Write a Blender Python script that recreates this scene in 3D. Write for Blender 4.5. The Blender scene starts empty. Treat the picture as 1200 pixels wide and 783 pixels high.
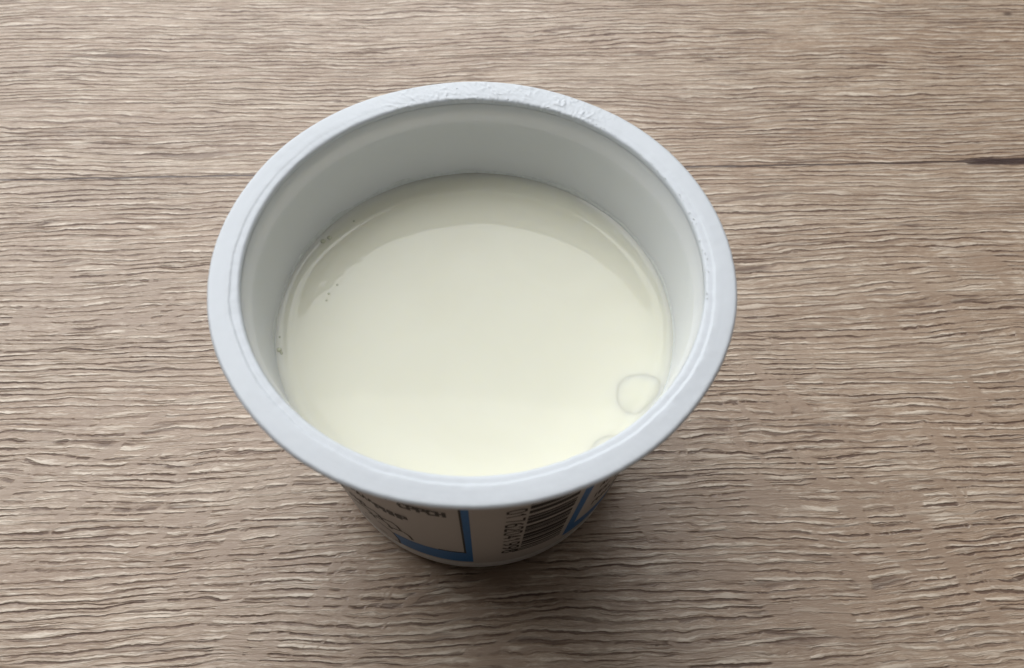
import bpy, bmesh, math, random
from mathutils import Vector, Matrix, noise

sc = bpy.context.scene
COL = sc.collection
MM = 0.001
R = math.radians

# ------------------------------------------------------------------ camera
H = 71.57                                   # height of the rim above the table, mm
cam = bpy.data.cameras.new("camera"); cam_o = bpy.data.objects.new("camera", cam); COL.objects.link(cam_o)
right = Vector((0.99923329, 0.03298279, 0.02109418))
up = Vector((-0.03915136, 0.84179712, 0.53837235))
back = -Vector((0.0, 0.53878544, -0.84244302))
m = Matrix((right, up, back)).transposed().to_4x4()
m.translation = Vector((7.37687, -94.4938, 194.74767)) * MM
cam_o.matrix_world = m
cam.sensor_width = 36; cam.lens = 30.0
cam.clip_start = 0.005; cam.clip_end = 50
cam.dof.use_dof = True; cam.dof.focus_distance = 0.205; cam.dof.aperture_fstop = 26
sc.camera = cam_o

# ------------------------------------------------------------------ light
world = bpy.data.worlds.new("World"); sc.world = world; world.use_nodes = True
bg = world.node_tree.nodes["Background"]
bg.inputs[0].default_value = (1.0, 0.94, 0.87, 1); bg.inputs[1].default_value = 0.03

def area(name, loc, target, sx, sy, power, color):
    l = bpy.data.lights.new(name, 'AREA'); l.shape = 'RECTANGLE'; l.size = sx; l.size_y = sy
    l.energy = power; l.color = color
    o = bpy.data.objects.new(name, l); COL.objects.link(o)
    o.location = loc
    o.rotation_euler = (Vector(target) - Vector(loc)).to_track_quat('-Z', 'Y').to_euler()
    return o
area("window_light", (-0.40, 0.72, 0.79), (0, 0, 0.05), 1.6, 1.3, 20.8, (0.95, 0.98, 1.0))
area("ceiling_bounce", (0.0, 0.40, 2.1), (0, 0.2, 0), 2.0, 1.3, 10, (1.0, 0.98, 0.95))

sc.view_settings.view_transform = 'Standard'; sc.view_settings.look = 'None'
sc.view_settings.exposure = 0.0; sc.view_settings.gamma = 1.0

# ------------------------------------------------------------------ node helpers
class NT:
    def __init__(s, name):
        s.mat = bpy.data.materials.new(name); s.mat.use_nodes = True
        s.t = s.mat.node_tree; s.b = s.t.nodes["Principled BSDF"]
    def n(s, typ, **kw):
        nd = s.t.nodes.new(typ)
        for k, v in kw.items(): setattr(nd, k, v)
        return nd
    def put(s, sock, v):
        if isinstance(v, bpy.types.NodeSocket): s.t.links.new(v, sock)
        else: sock.default_value = v
    def m(s, op, a, b=None, c=None, clamp=False):
        nd = s.n('ShaderNodeMath', operation=op, use_clamp=clamp)
        s.put(nd.inputs[0], a)
        if b is not None: s.put(nd.inputs[1], b)
        if c is not None: s.put(nd.inputs[2], c)
        return nd.outputs[0]
    def vec(s, x, y, z=0.0):
        nd = s.n('ShaderNodeCombineXYZ')
        for i, v in enumerate((x, y, z)): s.put(nd.inputs[i], v)
        return nd.outputs[0]
    def noise(s, x, y, sx, sy, detail=2.0, rough=0.5, z=0.0):
        nd = s.n('ShaderNodeTexNoise', noise_dimensions='3D')
        s.put(nd.inputs['Vector'], s.vec(s.m('MULTIPLY', x, sx), s.m('MULTIPLY', y, sy), z))
        nd.inputs['Scale'].default_value = 1.0; nd.inputs['Detail'].default_value = detail
        nd.inputs['Roughness'].default_value = rough
        return nd.outputs[0]
    def step(s, v, a, b, o0=0.0, o1=1.0):
        nd = s.n('ShaderNodeMapRange', interpolation_type='SMOOTHSTEP')
        s.put(nd.inputs[0], v)
        for i, q in enumerate((a, b, o0, o1)): s.put(nd.inputs[i + 1], q)
        return nd.outputs[0]
    def mix(s, f, a, b):
        nd = s.n('ShaderNodeMix', data_type='RGBA')
        s.put(nd.inputs[0], f)
        s.put(nd.inputs[6], a if isinstance(a, bpy.types.NodeSocket) else (*a, 1))
        s.put(nd.inputs[7], b if isinstance(b, bpy.types.NodeSocket) else (*b, 1))
        return nd.outputs[2]
    def bump(s, h, dist, strength=1.0):
        nd = s.n('ShaderNodeBump'); nd.inputs['Strength'].default_value = strength
        nd.inputs['Distance'].default_value = dist; s.put(nd.inputs['Height'], h)
        s.t.links.new(nd.outputs[0], s.b.inputs['Normal'])
    def set(s, **kw):
        for k, v in kw.items():
            k = k.replace('_', ' ')
            if isinstance(v, tuple) and len(v) == 3 and s.b.inputs[k].type == 'RGBA': v = (*v, 1)
            s.put(s.b.inputs[k], v)

# ------------------------------------------------------------------ materials
def wood_material():
    w = NT("wood_decor")
    tc = w.n('ShaderNodeTexCoord'); sp = w.n('ShaderNodeSeparateXYZ')
    w.t.links.new(tc.outputs['Object'], sp.inputs[0])
    x = w.m('MULTIPLY', sp.outputs[0], 1000.0); y = w.m('MULTIPLY', sp.outputs[1], 1000.0)   # millimetres
    # wavy grain
    y1 = w.m('ADD', y, w.m('MULTIPLY', w.m('SUBTRACT', w.noise(x, y, .010, .022, 1, z=3), .5), 9.0))
    y2 = w.m('ADD', y1, w.m('MULTIPLY', w.m('SUBTRACT', w.noise(x, y, .075, .20, 4, .62, z=7), .5), 3.0))
    # ray flecks: slanting smooth patches that cut the pores
    xf = w.m('ADD', x, w.m('MULTIPLY', w.m('SUBTRACT', w.noise(x, y, .06, .10, 3, .6, z=9), .5), 12.0))
    slant = w.step(x, -20.0, 90.0, .85, -.55)
    v = w.m('SUBTRACT', xf, w.m('MULTIPLY', y, slant))
    fl = w.step(w.noise(y, v, .07, .15, 3, .65, z=11), .50, .60)
    flz = w.step(w.noise(x, y, .012, .016, 1, z=18.5), .34, .52)
    low = w.step(y, 25.0, 95.0, 1.0, .2)
    fleck = w.m('MULTIPLY', w.m('MULTIPLY', fl, flz), low)
    def ridge(sx, sy, wd, z, det=1.5):
        n = w.noise(x, y2, sx, sy, det, .5, z=z)
        return w.step(w.m('ABSOLUTE', w.m('SUBTRACT', n, .5)), 0.0, wd, 1.0, 0.0)
    # quasi regular growth lines, each broken into lengths
    ph = w.m('ADD', w.m('MULTIPLY', y2, 2 * math.pi / 1.85), w.m('MULTIPLY', w.noise(x, y, .012, .07, 2, z=41), 22.0))
    sn = w.m('SINE', ph)
    amp = w.step(w.noise(x, y2, .030, .50, 4, .65, z=43), .38, .56)
    g = w.m('MULTIPLY', w.step(sn, .42, .97), amp)
    brk = w.step(w.noise(x, y2, .035, .30, 3, .6, z=23), .45, .62)
    r1 = w.m('MULTIPLY', ridge(.012, .26, .030, 31, 1.0), brk)
    sn2 = w.m('SINE', w.m('ADD', w.m('MULTIPLY', y2, 2 * math.pi / .95), w.m('MULTIPLY', w.noise(x, y, .02, .11, 2, z=101), 24.0)))
    g2 = w.m('MULTIPLY', w.step(sn2, .55, 1.0), w.step(w.noise(x, y2, .05, .8, 3, .65, z=103), .48, .64))
    pores = w.m('MAXIMUM', w.m('MAXIMUM', w.m('MULTIPLY', r1, .9), g), w.m('MULTIPLY', g2, .5))
    calm = w.step(w.noise(x, y1, .011, .06, 2, .5, z=89), .36, .58, .6, 1.0)
    pores = w.m('MULTIPLY', w.m('MULTIPLY', pores, calm), w.m('SUBTRACT', 1.0, w.m('MULTIPLY', fleck, .9)))
    # the pale lip that follows each dark line
    sh = w.m('SINE', w.m('SUBTRACT', ph, 1.9))
    lip = w.m('MULTIPLY', w.step(sh, .1, 1.0), w.step(w.noise(x, y2, .065, .6, 4, .65, z=47), .42, .62))
    lip = w.m('MULTIPLY', lip, w.m('SUBTRACT', 1.0, w.m('MULTIPLY', fleck, .8)))
    fib = w.noise(x, y2, .13, 2.8, 4, .65, z=53)
    fib2 = w.noise(x, y2, .045, .55, 3, .6, z=59)
    tone = w.noise(x, y, .006, .045, 2, z=61)
    pale = w.m('MAXIMUM', lip, w.m('MULTIPLY', w.step(w.noise(x, y2, .06, 1.1, 3, .6, z=67), .52, .66), .7))
    c = w.mix(w.step(tone, .35, .65), (.465, .330, .234), (.530, .400, .296))
    band = w.noise(x, y1, .007, .13, 2, .55, z=83)
    c = w.mix(w.m('MULTIPLY', w.step(band, .46, .66), .55), c, (.345, .235, .162))
    c = w.mix(w.m('MULTIPLY', w.step(fib, .36, .66), .45), c, (.31, .215, .150))
    fine = w.noise(x, y2, .35, 5.5, 3, .7, z=97)
    c = w.mix(w.m('MULTIPLY', w.step(fine, .42, .66), .45), c, (.26, .172, .118))
    c = w.mix(w.m('MULTIPLY', w.step(fine, .48, .34), .40), c, (.74, .63, .51))
    c = w.mix(w.m('MULTIPLY', w.step(fib2, .50, .72), .45), c, (.31, .215, .155))
    c = w.mix(w.m('MULTIPLY', pale, .80), c, (.82, .71, .585))
    c = w.mix(w.m('MULTIPLY', fleck, .55), c, (.355, .250, .180))
    c = w.mix(w.m('MULTIPLY', pores, .92), c, (.095, .046, .028))
    # the long dark crack behind the cup and its gouge
    yc = w.m('ADD', y, w.m('MULTIPLY', w.m('SUBTRACT', w.noise(x, y, .05, .0, 3, .6, z=71), .5), 2.2))
    dist = w.m('ABSOLUTE', w.m('SUBTRACT', yc, 89.3))
    gz = w.m('MULTIPLY', w.step(w.m('ADD', x, w.m('MULTIPLY', w.m('SUBTRACT', w.noise(x, y, .3, 1.2, 2, .6, z=77), .5), 9.0)), 153.0, 160.0), 1.0)
    wid = w.m('ADD', w.m('MULTIPLY', w.noise(x, y, .09, 0.0, 3, .6, z=73), .9), w.m('MULTIPLY', w.m('MULTIPLY', gz, w.m('ADD', .6, w.noise(x, y, .22, .5, 3, .65, z=75))), 1.2))
    crack = w.m('MULTIPLY', w.step(w.m('DIVIDE', dist, wid), .55, 1.05, 1.0, 0.0),
                w.m('MAXIMUM', gz, w.step(w.noise(x, y, .03, 0, 2, z=79), .30, .45, .35, .9)))
    c = w.mix(crack, c, (.070, .042, .036))
    # small knot
    kx = w.m('SUBTRACT', x, 196.0); ky = w.m('SUBTRACT', y, 161.5)
    kd = w.m('SQRT', w.m('ADD', w.m('MULTIPLY', w.m('MULTIPLY', kx, kx), .35), w.m('MULTIPLY', ky, ky)))
    c = w.mix(w.step(kd, .3, 1.7, .8, 0.0), c, (.07, .04, .03))
    w.set(Base_Color=c, Roughness=w.m('ADD', .30, w.m('MULTIPLY', pores, .25)), IOR=1.55)
    h = w.m('SUBTRACT', w.m('ADD', w.m('ADD', w.m('MULTIPLY', fib, .2), w.m('MULTIPLY', fine, .25)), w.m('MULTIPLY', pale, .45)), w.m('ADD', pores, crack))
    w.bump(h, .00028, .75)
    return w.mat

def plastic(name, col, sss=.25, rough=.34, bump=.00003):
    w = NT(name)
    tc = w.n('ShaderNodeTexCoord'); sp = w.n('ShaderNodeSeparateXYZ')
    w.t.links.new(tc.outputs['Object'], sp.inputs[0])
    nd = w.n('ShaderNodeTexNoise'); w.t.links.new(tc.outputs['Object'], nd.inputs['Vector'])
    nd.inputs['Scale'].default_value = 160; nd.inputs['Detail'].default_value = 3
    nd2 = w.n('ShaderNodeTexNoise'); w.t.links.new(tc.outputs['Object'], nd2.inputs['Vector'])
    nd2.inputs['Scale'].default_value = 55; nd2.inputs['Detail'].default_value = 2
    w.set(Base_Color=col, Roughness=w.step(nd2.outputs[0], .3, .7, rough - .06, rough + .08), IOR=1.49,
          Subsurface_Weight=sss, Subsurface_Radius=(1.0, .95, .85), Subsurface_Scale=.0022)
    w.bump(nd.outputs[0], bump, .6)
    return w.mat

def flat(name, col, rough=.45):
    w = NT(name)
    tc = w.n('ShaderNodeTexCoord'); nd = w.n('ShaderNodeTexNoise')
    w.t.links.new(tc.outputs['Object'], nd.inputs['Vector']); nd.inputs['Scale'].default_value = 900
    w.set(Base_Color=w.mix(w.step(nd.outputs[0], .3, .7), tuple(k * .9 for k in col), col), Roughness=rough, Specular_IOR_Level=.25)
    return w.mat

def yogurt_material():
    w = NT("thin_yogurt")
    tc = w.n('ShaderNodeTexCoord'); nd = w.n('ShaderNodeTexNoise')
    w.t.links.new(tc.outputs['Object'], nd.inputs['Vector'])
    nd.inputs['Scale'].default_value = 38; nd.inputs['Detail'].default_value = 4; nd.inputs['Distortion'].default_value = 1.2
    c = w.mix(w.step(nd.outputs[0], .3, .7), (.715, .70, .575), (.735, .722, .60))
    w.set(Base_Color=c, Roughness=.5, Subsurface_Weight=.55, Subsurface_Radius=(1.0, .9, .6), Subsurface_Scale=.006,
          IOR=1.36, Coat_Weight=1.0, Coat_Roughness=.03, Coat_IOR=1.36)
    w.set(Specular_IOR_Level=.1)
    return w.mat

M_WOOD = wood_material()
M_WALL = plastic("white_plastic", (.82, .84, .845), .5)
M_RIM = plastic("rim_plastic", (.665, .695, .735), .15, .36, .00005)
def print_material():
    w = NT("white_print")                      # thin printed film: some daylight comes through it
    w.set(Base_Color=(.57, .545, .53), Roughness=.4, Specular_IOR_Level=.3)
    tr = w.n('ShaderNodeBsdfTranslucent'); tr.inputs[0].default_value = (.80, .80, .78, 1)
    mx = w.n('ShaderNodeMixShader'); mx.inputs[0].default_value = .15
    w.t.links.new(w.b.outputs[0], mx.inputs[1]); w.t.links.new(tr.outputs[0], mx.inputs[2])
    w.t.links.new(mx.outputs[0], w.t.nodes["Material Output"].inputs[0])
    return w.mat
M_PRINT = print_material()
M_BLUE = flat("blue_ink", (.002, .155, .46), .4)
M_BLACK = flat("black_ink", (.012, .010, .010), .45)
M_RESIDUE = plastic("seal_residue_white", (.80, .82, .84), 0.0, .5, .00005)
M_YOG = yogurt_material()
M_LUMP = yogurt_material(); M_LUMP.name = "yogurt_clot"
_b = M_LUMP.node_tree.nodes["Principled BSDF"]
_b.inputs['Coat Roughness'].default_value = .24; _b.inputs['Coat Weight'].default_value = .6
M_FILM = flat("milk_film", (.80, .82, .80), .25)

def bubble_material():
    w = NT("whey_bubble")
    w.set(Base_Color=(.56, .56, .42), Roughness=.12, IOR=1.34, Coat_Weight=.6, Coat_Roughness=.03,
          Subsurface_Weight=.3, Subsurface_Radius=(1, 1, .6), Subsurface_Scale=.001)
    return w.mat
M_BUB = bubble_material()

# ------------------------------------------------------------------ mesh helpers
def link(name, verts, faces, mat, parent=None, smooth=True, fix=False):
    me = bpy.data.meshes.new(name); me.from_pydata([tuple(c * MM for c in v) for v in verts], [], faces); me.update()
    if fix:
        bm = bmesh.new(); bm.from_mesh(me); bmesh.ops.recalc_face_normals(bm, faces=bm.faces); bm.to_mesh(me); bm.free()
    if smooth: me.polygons.foreach_set('use_smooth', [True] * len(me.polygons))
    me.materials.append(mat)
    o = bpy.data.objects.new(name, me); COL.objects.link(o)
    if parent: o.parent = parent
    return o

def lathe(profile, seg, fn=None, closed=False):
    """profile of (r, z) in mm turned about z; fn(theta, i, r, z) -> (r, z)"""
    V, F = [], []
    n = len(profile)
    for k in range(seg):
        t = 2 * math.pi * k / seg
        for i, (r, z) in enumerate(profile):
            if fn: r, z = fn(t, i, r, z)
            V.append((r * math.sin(t), -r * math.cos(t), z))      # t = 0 is the side towards the camera
    for k in range(seg):
        a, b = k * n, ((k + 1) % seg) * n
        for i in range(n if closed else n - 1):
            j = (i + 1) % n
            F.append((a + i, b + i, b + j, a + j))
    return V, F

def thing(name, label, cat):
    o = bpy.data.objects.new(name, None); COL.objects.link(o); o.empty_display_size = .01
    o['label'] = label; o['category'] = cat
    return o

def fnoise(x, y, z=0.0): return noise.noise(Vector((x, y, z)))

# ------------------------------------------------------------------ table top (grain turned 4.5 degrees)
def table():
    hx, hy, th, b = 800, 600, 25, 1.5
    V, F = [], []
    rings = [(0, -th), (0, -b), (-b * .3, -b * .3), (-b, 0)]
    for d, z in rings:
        for sx, sy in ((-1, -1), (1, -1), (1, 1), (-1, 1)): V.append((sx * (hx + d), sy * (hy + d), z))
    for k in range(3):
        for i in range(4):
            j = (i + 1) % 4
            F.append((k * 4 + i, k * 4 + j, k * 4 + 4 + j, k * 4 + 4 + i))
    F.append((12, 13, 14, 15)); F.append((3, 2, 1, 0))
    o = link("tabletop", V, F, M_WOOD, smooth=False)
    o.rotation_euler = (0, 0, R(4.5))
    o['label'] = "grey-brown wood grain tabletop with a long dark crack, under the white cup"
    o['category'] = "table"
table()

# ------------------------------------------------------------------ cup
cup = thing("yogurt_cup", "open white plastic yogurt cup with wide rim and blue framed print, standing on the wood", "cup")

RT, RB = 42.3, 34.63
def r_out(z): return RB + (RT - RB) * z / H

wall_profile = []
# inside, from the rim down to the floor, then outside back up
wall_profile += [(41.75, H - 1.2), (41.42, H - 2.8), (41.05, H - 4.4), (40.86, H - 5.2), (40.76, H - 5.8), (40.70, H - 7.2)]
for k in range(1, 9):
    z = (H - 7.2) - (H - 7.2 - 6.0) * k / 8
    wall_profile.append((40.70 - (40.70 - 34.2) * (k / 8) ** 1.15, z))
wall_profile += [(33.2, 3.4), (31.0, 2.6), (15.0, 2.3), (0.02, 2.3)]
inner_n = len(wall_profile)
wall_profile += [(0.02, 1.5), (29.0, 1.5), (30.6, .25), (31.5, 0.0), (33.0, 0.05), (33.9, .5), (34.45, 1.4), (r_out(3.0), 3.0)]
for k in range(1, 12):
    z = 3.0 + (H - 1.3 - 3.0) * k / 11
    wall_profile.append((r_out(z), z))
def wall_fn(t, i, r, z):
    if i < inner_n - 4 or i > inner_n + 7:
        c, s = math.cos(t), math.sin(t)
        r += .10 * fnoise(c * 1.6, s * 1.6, z * .05) + .05 * fnoise(c * 5, s * 5, z * .12)
    return r, z
V, F = lathe(wall_profile, 256, wall_fn)
link("cup_wall", V, F, M_WALL, cup, fix=True)

# rim: flat flange with a low seal ridge and a turned-down edge
rim_prof = [(41.72, H - 3.0), (41.74, H - 2.0), (41.78, H - 1.1), (41.82, H - .6), (41.92, H - .30), (42.1, H - .13), (42.4, H - .05),
            (42.8, H - .03), (43.10, H - .02), (43.30, H - .01), (43.45, H), (43.62, H + .02), (43.85, H + .03), (44.2, H + .04), (44.5, H + .04),
            (44.8, H + .04), (45.1, H + .03), (45.4, H + .03), (45.7, H + .03), (46.0, H + .02), (46.3, H + .02),
            (46.6, H + .01), (46.85, H), (47.05, H - .04), (47.2, H - .16), (47.35, H - .34), (47.42, H - .5), (47.44, H - .62), (47.42, H - .75),
            (47.30, H - .86), (47.1, H - .90), (46.9, H - .92), (46.7, H - .94), (46.5, H - .96), (46.0, H - 1.0), (44.5, H - 1.1), (43.2, H - 1.2), (42.6, H - 1.6), (42.33, H - 2.4), (42.2, H - 3.2)]
def rough_mask(t):
    """1 where torn lid seal is left on the flange: the back, image x 440..720"""
    a = (math.degrees(t) - 180 + 180) % 360 - 180          # 0 at the back, positive towards the left
    f = max(0, min(1, (38 - abs(a + 4)) / 14))
    return f * f * (3 - 2 * f)
def rim_fn(t, i, r, z):
    c, s = math.cos(t), math.sin(t)
    x, y = r * s, -r * c
    out = i >= 20 and i < 30
    wob = .24 * fnoise(c * 2.6, s * 2.6, 5) + .05 * fnoise(c * 30, s * 30, 9)
    if out: r += wob
    if i <= 30:                                               # the edge sags and lifts a little
        z += .22 * fnoise(c * 1.7, s * 1.7, 2) * min(1, max(0, (r - 42) / 4))
    near = max(0.0, min(1.0, .55 + .75 * c))                  # the step shows round the near side
    if 3 <= i <= 10: z -= .24 * near * (1 - .35 * (i == 10))
    if 5 <= i <= 12:                                          # uneven seal ridge
        r += .28 * fnoise(c * 5, s * 5, 21) + .12 * fnoise(c * 22, s * 22, 23)
        z += .05 * fnoise(c * 14, s * 14, 25) + .03 * fnoise(c * 45, s * 45, 26)
    if 3 <= i <= 22:
        z += .025 * fnoise(x * .6, y * .6, 3) + .01 * fnoise(x * 2.2, y * 2.2, 4)
        k = rough_mask(t)
        if k > 0:
            w1 = max(0, 1 - abs(fnoise(x * .55 + .3 * y, y * .9, 31)) * 7)      # thin raised wrinkles
            w2 = max(0, 1 - abs(fnoise(x * .9, y * .7 - .5 * x, 33)) * 6)
            z += k * (.15 * w1 * max(0, .4 + fnoise(x * .3, y * .3, 35)) * 1.6 + .10 * w2 * max(0, fnoise(x * .35, y * .35, 36)) * 2 + .02 * fnoise(x * 2.4, y * 2.4, 37))
            if i < 8: r += k * .22 * fnoise(x * 1.3, y * 1.3, 39)
    return r, z
V, F = lathe(rim_prof, 1440, rim_fn)
rim = link("rim", V, F, M_RIM, cup, fix=True)

# torn flecks of the lid seal on the rim
rng = random.Random(4)
V, F = [], []
def fleck(t, r, length, width, ht, ang):
    n = 9; base = len(V)
    cx, cy = r * math.sin(t), -r * math.cos(t)
    zt = rim_top(r)
    for k in range(n):
        a = 2 * math.pi * k / n; j = 1 + .35 * rng.uniform(-1, 1)
        lx, ly = length * .5 * j * math.cos(a), width * .5 * j * math.sin(a)
        V.append((cx + lx * math.cos(ang) - ly * math.sin(ang), cy + lx * math.sin(ang) + ly * math.cos(ang), zt - .12))
    for k in range(n):
        x, y, z = V[base + k]
        V.append((cx + (x - cx) * .35, cy + (y - cy) * .35, zt + ht * rng.uniform(.5, 1.1)))
    for k in range(n):
        j = (k + 1) % n
        F.append((base + k, base + j, base + n + j, base + n + k))
    F.append(tuple(base + n + k for k in range(n)))
def rim_top(r):
    for (r0, z0), (r1, z1) in zip(rim_prof, rim_prof[1:]):
        if r0 <= r <= r1: return z0 + (z1 - z0) * (r - r0) / max(1e-6, r1 - r0)
    return H
for k in range(5):
    a = rng.gauss(0, 20) - 3
    t = math.pi - R(a)
    fleck(t, rng.choice((rng.uniform(42.0, 43.2), rng.uniform(42.2, 46.5))), rng.uniform(.4, 1.4), rng.uniform(.25, .6), rng.uniform(.10, .22), t + rng.uniform(-.9, .9))
for k in range(45):                                           # sparse crumbs along the inner edge, right and left
    t = rng.uniform(R(80), R(150))
    fleck(t, rng.uniform(41.95, 42.6), rng.uniform(.2, .8), rng.uniform(.1, .25), rng.uniform(.05, .14), t + rng.uniform(-.4, .4))
res = link("seal_residue", V, F, M_RESIDUE, cup, smooth=False, fix=True); res['kind'] = 'stuff'

# ------------------------------------------------------------------ print on the wall, laid on the cone
def on_wall(th, z, off):
    t = R(th); r = r_out(z) + off + .10 * fnoise(math.cos(t) * 1.6, math.sin(t) * 1.6, z * .05) + .05 * fnoise(math.cos(t) * 5, math.sin(t) * 5, z * .12)
    return (r * math.sin(t), -r * math.cos(t), z)

class Print:
    def __init__(s): s.V, s.F = [], []
    def quad(s, th0, th1, z0, z1, off=.09, n=None, m=None, sh0=0.0, sh1=0.0):
        n = n or max(1, int(abs(th1 - th0) / 1.2)); m = m or max(1, int(abs(z1 - z0) / 3))
        b = len(s.V)
        for j in range(m + 1):
            for i in range(n + 1):
                th = th0 + (th1 - th0) * i / n; z = z0 + (z1 - z0) * j / m
                s.V.append(on_wall(th, z, off))
        for j in range(m):
            for i in range(n):
                a = b + j * (n + 1) + i
                s.F.append((a, a + 1, a + n + 2, a + n + 1))
    def poly(s, pts, w, off=.10):
        """stroke along (theta, z) points, width w in mm on the wall"""
        for (a0, z0), (a1, z1) in zip(pts, pts[1:]):
            k = math.pi / 180 * r_out((z0 + z1) / 2)
            dx, dz = (a1 - a0) * k, z1 - z0; L = math.hypot(dx, dz)
            if L < 1e-6: continue
            nx, nz = -dz / L * w / 2, dx / L * w / 2
            ex, ez = dx / L * w * .3, dz / L * w * .3
            b = len(s.V)
            for a, z, sg, e in ((a0, z0, 1, -1), (a1, z1, 1, 1), (a1, z1, -1, 1), (a0, z0, -1, -1)):
                s.V.append(on_wall(a + (nx * sg + ex * e) / k, z + nz * sg + ez * e, off))
            s.F.append((b, b + 3, b + 2, b + 1))
    def build(s, name, mat, parent): return link(name, s.V, s.F, mat, parent)

p = Print(); p.quad(-180, 180, 7.5, 66, .05, n=240, m=20); sleeve = p.build("printed_sleeve", M_PRINT, cup)

# left blue frame: upright and foot, with a thin black line inside
p = Print()
p.quad(-.7, 1.35, 8.8, 66, .09); p.quad(-26.4, -.7, 8.8, 17.6, .09)
p.build("blue_frame", M_BLUE, sleeve)
p = Print(); p.quad(-1.35, -.7, 17.6, 66, .11); p.quad(-10.0, -.7, 17.6, 18.3, .11); p.build("frame_line", M_BLACK, sleeve)
# right blue frame
p = Print()
p.quad(34.3, 37.5, 11.0, 66, .09); p.quad(37.5, 88, 11.0, 18.0, .09)
p.build("blue_frame", M_BLUE, sleeve)

# barcode, bars running round the cup
rng = random.Random(11)
p = Print(); z = 15.0
p.quad(14.6, 32.3, z, z + .6, .09); z += 1.3; p.quad(14.6, 32.3, z, z + .6, .09); z += 1.5
while z < 63.5:
    w_ = rng.choice((.6, .6, 1.1, 1.1, 1.7, 2.2)); p.quad(17.4, 32.3, z, z + w_, .09)
    z += w_ + rng.choice((.45, .45, .5, .5, 1.0, 1.5))
p.build("barcode", M_BLACK, sleeve)

# digits beside it, reading down the wall
SEG = {'0': [[(.2, 0), (.8, 0), (1, .25), (1, .75), (.8, 1), (.2, 1), (0, .75), (0, .25), (.2, 0)]],
       '1': [[(.1, .78), (.5, 1), (.5, 0)]],
       '2': [[(0, .8), (.2, 1), (.8, 1), (1, .8), (1, .6), (0, 0), (1, 0)]],
       '4': [[(.75, 0), (.75, 1), (0, .3), (1, .3)]],
       '6': [[(.8, 1), (.3, .8), (0, .4), (0, .2), (.2, 0), (.8, 0), (1, .2), (1, .4), (.8, .58), (.2, .58), (0, .35)]],
       '7': [[(0, 1), (1, 1), (.4, 0)]],
       '8': [[(.25, .52), (.05, .75), (.25, 1), (.75, 1), (.95, .75), (.75, .52), (.25, .52), (0, .25), (.25, 0), (.75, 0), (1, .25), (.75, .52)]],
       '9': [[(.2, 0), (.7, .2), (1, .6), (1, .8), (.8, 1), (.2, 1), (0, .8), (0, .6), (.2, .44), (.8, .44), (1, .65)]]}
p = Print()
for k, ch in enumerate("01762041998"):
    z0 = 49.6 - k * 3.2
    for st in SEG[ch]:
        p.poly([(11.4 + gy * 4.9, z0 - gx * 2.1) for gx, gy in st], .5)
p.build("barcode_digits", M_BLACK, sleeve)

# lines of small print in the left frame (too small to read in the photograph)
def small_print(z, th0, th1, h, w, seed, gap=.1):
    rg = random.Random(seed); q = Print(); th = th0
    while th < th1:
        wd = h * .50 / .66
        if seed < 6 or rg.random() > gap:
            k = rg.randint(0, 4)
            P = lambda gx, gy: (th + gx * wd, z + gy * h)
            if k == 0: q.poly([P(0, 0), P(0, 1), P(.8, 1), P(.8, 0)], w)
            elif k == 1: q.poly([P(.8, .9), P(.2, 1), P(0, .5), P(.2, 0), P(.8, .1)], w)
            elif k == 2: q.poly([P(0, 0), P(0, 1)], w); q.poly([P(0, .5), P(.8, .5)], w); q.poly([P(.8, 0), P(.8, 1)], w)
            elif k == 3: q.poly([P(0, 0), P(.4, 1), P(.8, 0)], w); q.poly([P(.15, .4), P(.65, .4)], w)
            else: q.poly([P(0, 1), P(.8, 1), P(.8, .5), P(0, .5)], w); q.poly([P(0, 0), P(0, 1)], w)
        th += wd * 1.15
    return q
for z, a, b, h, w_, s_ in ((46.2, -17.5, -6.0, 3.0, .75, 3), (36.0, -27, -16.8, 3.0, .85, 5), (47.5, -38, -21, 2.4, .5, 6), (55, -40, -4, 2.4, .5, 8),
                           (38, -46, -29, 2.4, .5, 9), (29.5, -60, -31, 2.4, .5, 12)):
    small_print(z, a, b, h, w_, s_).build("text_line", M_BLACK, sleeve)
# thin scalloped outline at the lower left of the frame
q = Print()
def hook(a, z, s): q.poly([(a - 9 * s, z + .4), (a - 5 * s, z + 1.6), (a - 1.5 * s, z + 2.2), (a + .4 * s, z + .8), (a + 1.2 * s, z - 2.2)], .65)
for a, z in ((-19.8, 21.5), (-23.0, 26.4), (-27.0, 23.5), (-29.0, 28.0), (-33.0, 25.0)): hook(a, z, .8)
q.poly([(-26.3, 8.4), (-25.8, 12), (-26.8, 17.0), (-31, 20), (-38, 19)], .5); q.poly([(-26.3, 8.6), (-33, 11), (-40, 12)], .5)
q.build("outline_drawing", M_BLACK, sleeve)
# faint print in the right frame
for z, a, b, s_ in ((24.5, 43, 60, 14), (31, 42, 66, 15), (37.5, 42, 66, 16), (44, 42, 66, 17)):
    small_print(z, a, b, 2.6, .5, s_).build("text_line", M_BLACK, sleeve)

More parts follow.
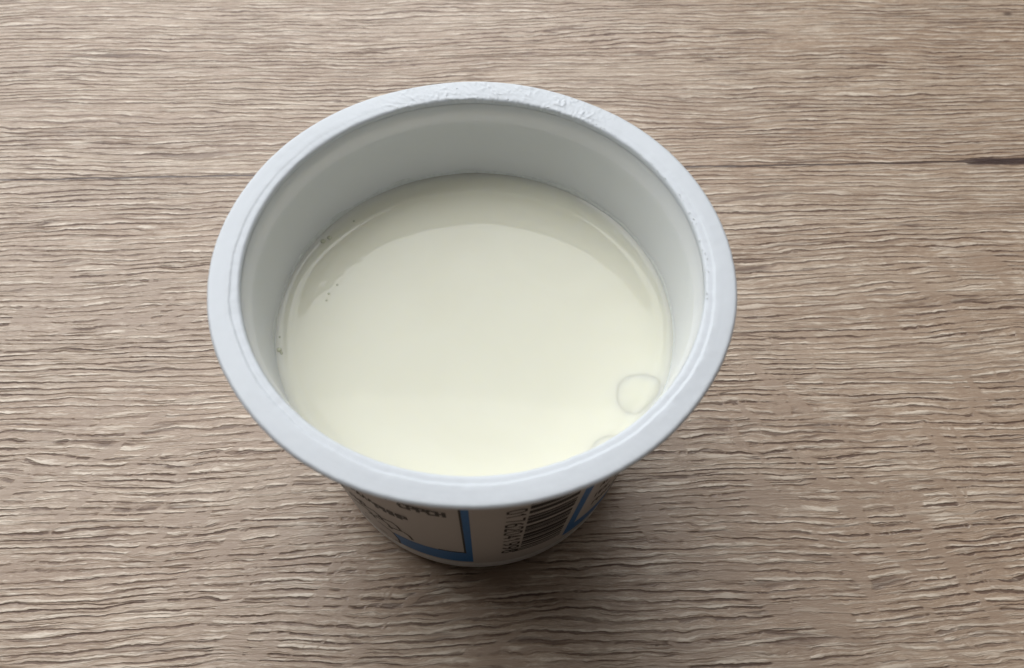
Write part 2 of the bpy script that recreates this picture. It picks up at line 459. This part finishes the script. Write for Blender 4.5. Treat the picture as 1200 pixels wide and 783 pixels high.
# ------------------------------------------------------------------ yogurt
ZM = H - 20.27
yog = None
def yog_height(x, y):
    r = math.hypot(x, y); R0 = 39.65
    e = max(0.0, R0 - r)
    bk = max(0.0, y / max(r, 1e-6)) ** 2                       # 1 at the far side
    ring = 37.4 - 2.7 * bk + .5 * fnoise(x * .06, y * .06, 6)
    z = .7 * math.exp(-e / (1.3 + .5 * bk)) + .155 * math.exp(-((r - ring) / .75) ** 2)
    z += .05 * fnoise(x * .07, y * .07, 1) + .014 * fnoise(x * .35, y * .35, 2)
    z += .11 * fnoise(x * .5, y * .5, 12) * math.exp(-((x + 28.5) ** 2 + (y - 11.5) ** 2) / 40)
    z += .03 * fnoise(x * .4, y * .4, 15) * math.exp(-((y - 25) ** 2 + (x + 12) ** 2 * .15) / 50)
    # shallow ring left by a drop, at the left
    d = math.hypot(x + 23, (y + 4)); z += .02 * math.exp(-((d - 4.0) / .7) ** 2)
    return ZM + z
V, F = [(0, 0, yog_height(0, 0))], []
rad = [1, 3, 6, 9, 12, 15, 18, 20, 22, 24, 26, 28, 30, 31, 32, 32.5, 33, 33.4, 33.8, 34.1, 34.4, 34.7, 35, 35.3, 35.6, 35.9, 36.2, 36.5, 36.8, 37.1, 37.4, 37.7, 38, 38.4, 38.7, 39.0, 39.3, 39.6, 39.9]
SEGN = 256
for k in range(SEGN):
    t = 2 * math.pi * k / SEGN
    for r in rad:
        r2 = r + (.16 * fnoise(math.cos(t) * 3, math.sin(t) * 3, 8) if r < 39 else 0)
        x, y = r2 * math.sin(t), -r2 * math.cos(t); V.append((x, y, yog_height(x, y)))
nr = len(rad)
for k in range(SEGN):
    a, b = 1 + k * nr, 1 + ((k + 1) % SEGN) * nr
    F.append((0, a, b))
    for i in range(nr - 1): F.append((a + i, a + i + 1, b + i + 1, b + i))
# sides and bottom, so that it is a body of liquid inside the cup
low = len(V)
for k in range(SEGN):
    t = 2 * math.pi * k / SEGN
    V.append((34.6 * math.sin(t), -34.6 * math.cos(t), 8.0))
for k in range(SEGN):
    j = (k + 1) % SEGN
    F.append((1 + k * nr + nr - 1, low + k, low + j, 1 + j * nr + nr - 1))
F.append(tuple(low + k for k in reversed(range(SEGN))))
yog = link("yogurt", V, F, M_YOG, fix=True)
yog['label'] = "pale cream runny yogurt with a glossy skin, inside the white plastic cup"
yog['category'] = "yogurt"

# thin milky film the yogurt left on the wall just above its surface
V, F = [], []
NS = 360
def r_in(z):
    for (r0, z0), (r1, z1) in zip(wall_profile[:inner_n], wall_profile[1:inner_n]):
        if z1 <= z <= z0: return r1 + (r0 - r1) * (z - z1) / max(1e-6, z0 - z1)
    return 39.0
for k in range(NS):
    t = 2 * math.pi * k / NS; c, s_ = math.cos(t), math.sin(t)
    top = 1.0 + 2.4 * max(0, fnoise(c * 3, s_ * 3, 51)) + .5 * fnoise(c * 12, s_ * 12, 52)
    for j in range(6):
        z = ZM + .4 + max(.1, top) * j / 5
        r = r_in(z) + .10 * fnoise(c * 1.6, s_ * 1.6, z * .05) + .05 * fnoise(c * 5, s_ * 5, z * .12) - (.10 if j < 5 else -.05)
        V.append((r * s_, -r * c, z))
for k in range(NS):
    a, b = k * 6, ((k + 1) % NS) * 6
    for j in range(5): F.append((a + j, a + j + 1, b + j + 1, b + j))
link("wall_film", V, F, M_FILM, yog)

def lump(pts, ht, seed):
    """low clot with the given outline in mm; smooth dome that ends just below the surface"""
    cx = sum(q[0] for q in pts) / len(pts); cy = sum(q[1] for q in pts) / len(pts)
    # Catmull-Rom the outline
    out = []; n = len(pts)
    for i in range(n):
        p0, p1, p2, p3 = (Vector(pts[(i + d - 1) % n]) for d in range(4))
        for s in range(6):
            t = s / 6
            out.append(.5 * ((2 * p1) + (-p0 + p2) * t + (2 * p0 - 5 * p1 + 4 * p2 - p3) * t * t + (-p0 + 3 * p1 - 3 * p2 + p3) * t ** 3))
    V, F = [], []
    fr = [0.02, .25, .45, .62, .75, .85, .92, .97, 1.0]
    for q in out:
        for f in fr:
            x, y = cx + (q.x - cx) * f, cy + (q.y - cy) * f
            dome = ht * (1 - f * f) ** 1.5 * 1.2 - .015 - (.05 if f == 1 else 0)
            z = yog_height(x, y) + dome + .10 * ht * fnoise(x * .5, y * .5, seed)
            V.append((x, y, z))
    m_ = len(fr); N = len(out)
    for k in range(N):
        a, b = k * m_, ((k + 1) % N) * m_
        for i in range(m_ - 1): F.append((a + i, a + i + 1, b + i + 1, b + i))
    F.append(tuple(k * m_ for k in range(N)))
    if sum((out[k].x - cx) * (out[(k + 1) % N].y - cy) - (out[(k + 1) % N].x - cx) * (out[k].y - cy) for k in range(N)) < 0:
        F = [tuple(reversed(f_)) for f_ in F]
    return link("yogurt_lump", V, F, M_LUMP, yog)
lump([(27.6, -15.3), (28.6, -12.4), (31.0, -10.9), (34.5, -10.8), (36.6, -12.2), (35.9, -15.2), (33.4, -18.6), (30.6, -20.0), (28.3, -18.4)], .22, 3)
lump([(22.6, -27.6), (23.6, -25.4), (26.0, -24.2), (28.6, -24.6), (28.8, -26.4), (26.0, -28.8), (23.6, -29.2)], .24, 5)

def bubble(x, y, r, squash=.45):
    V, F = [], []; z0 = yog_height(x, y); n, mm_ = 14, 5
    for j in range(mm_):
        a = math.pi / 2 * j / mm_ - .25
        for k in range(n):
            t = 2 * math.pi * k / n
            V.append((x + r * math.cos(a) * math.cos(t), y + r * math.cos(a) * math.sin(t), z0 + r * squash * math.sin(a)))
    V.append((x, y, z0 + r * squash))
    for j in range(mm_ - 1):
        for k in range(n):
            q = (k + 1) % n; F.append((j * n + k, j * n + q, j * n + n + q, j * n + n + k))
    for k in range(n): F.append(((mm_ - 1) * n + k, (mm_ - 1) * n + (k + 1) % n, len(V) - 1))
    link("bubble", V, F, M_BUB, yog)
for x, y, r in ((-33.6, 18.6, .55), (-32.4, 19.7, .5), (-38.0, -8.8, .55), (-37.4, -9.5, .32), (-30.4, 5.3, .28), (-30.6, 3.6, .22), (-38.4, -5.8, .25), (-29.0, 7.6, .25), (-27.8, 24.6, .28)):
    bubble(x, y, r)
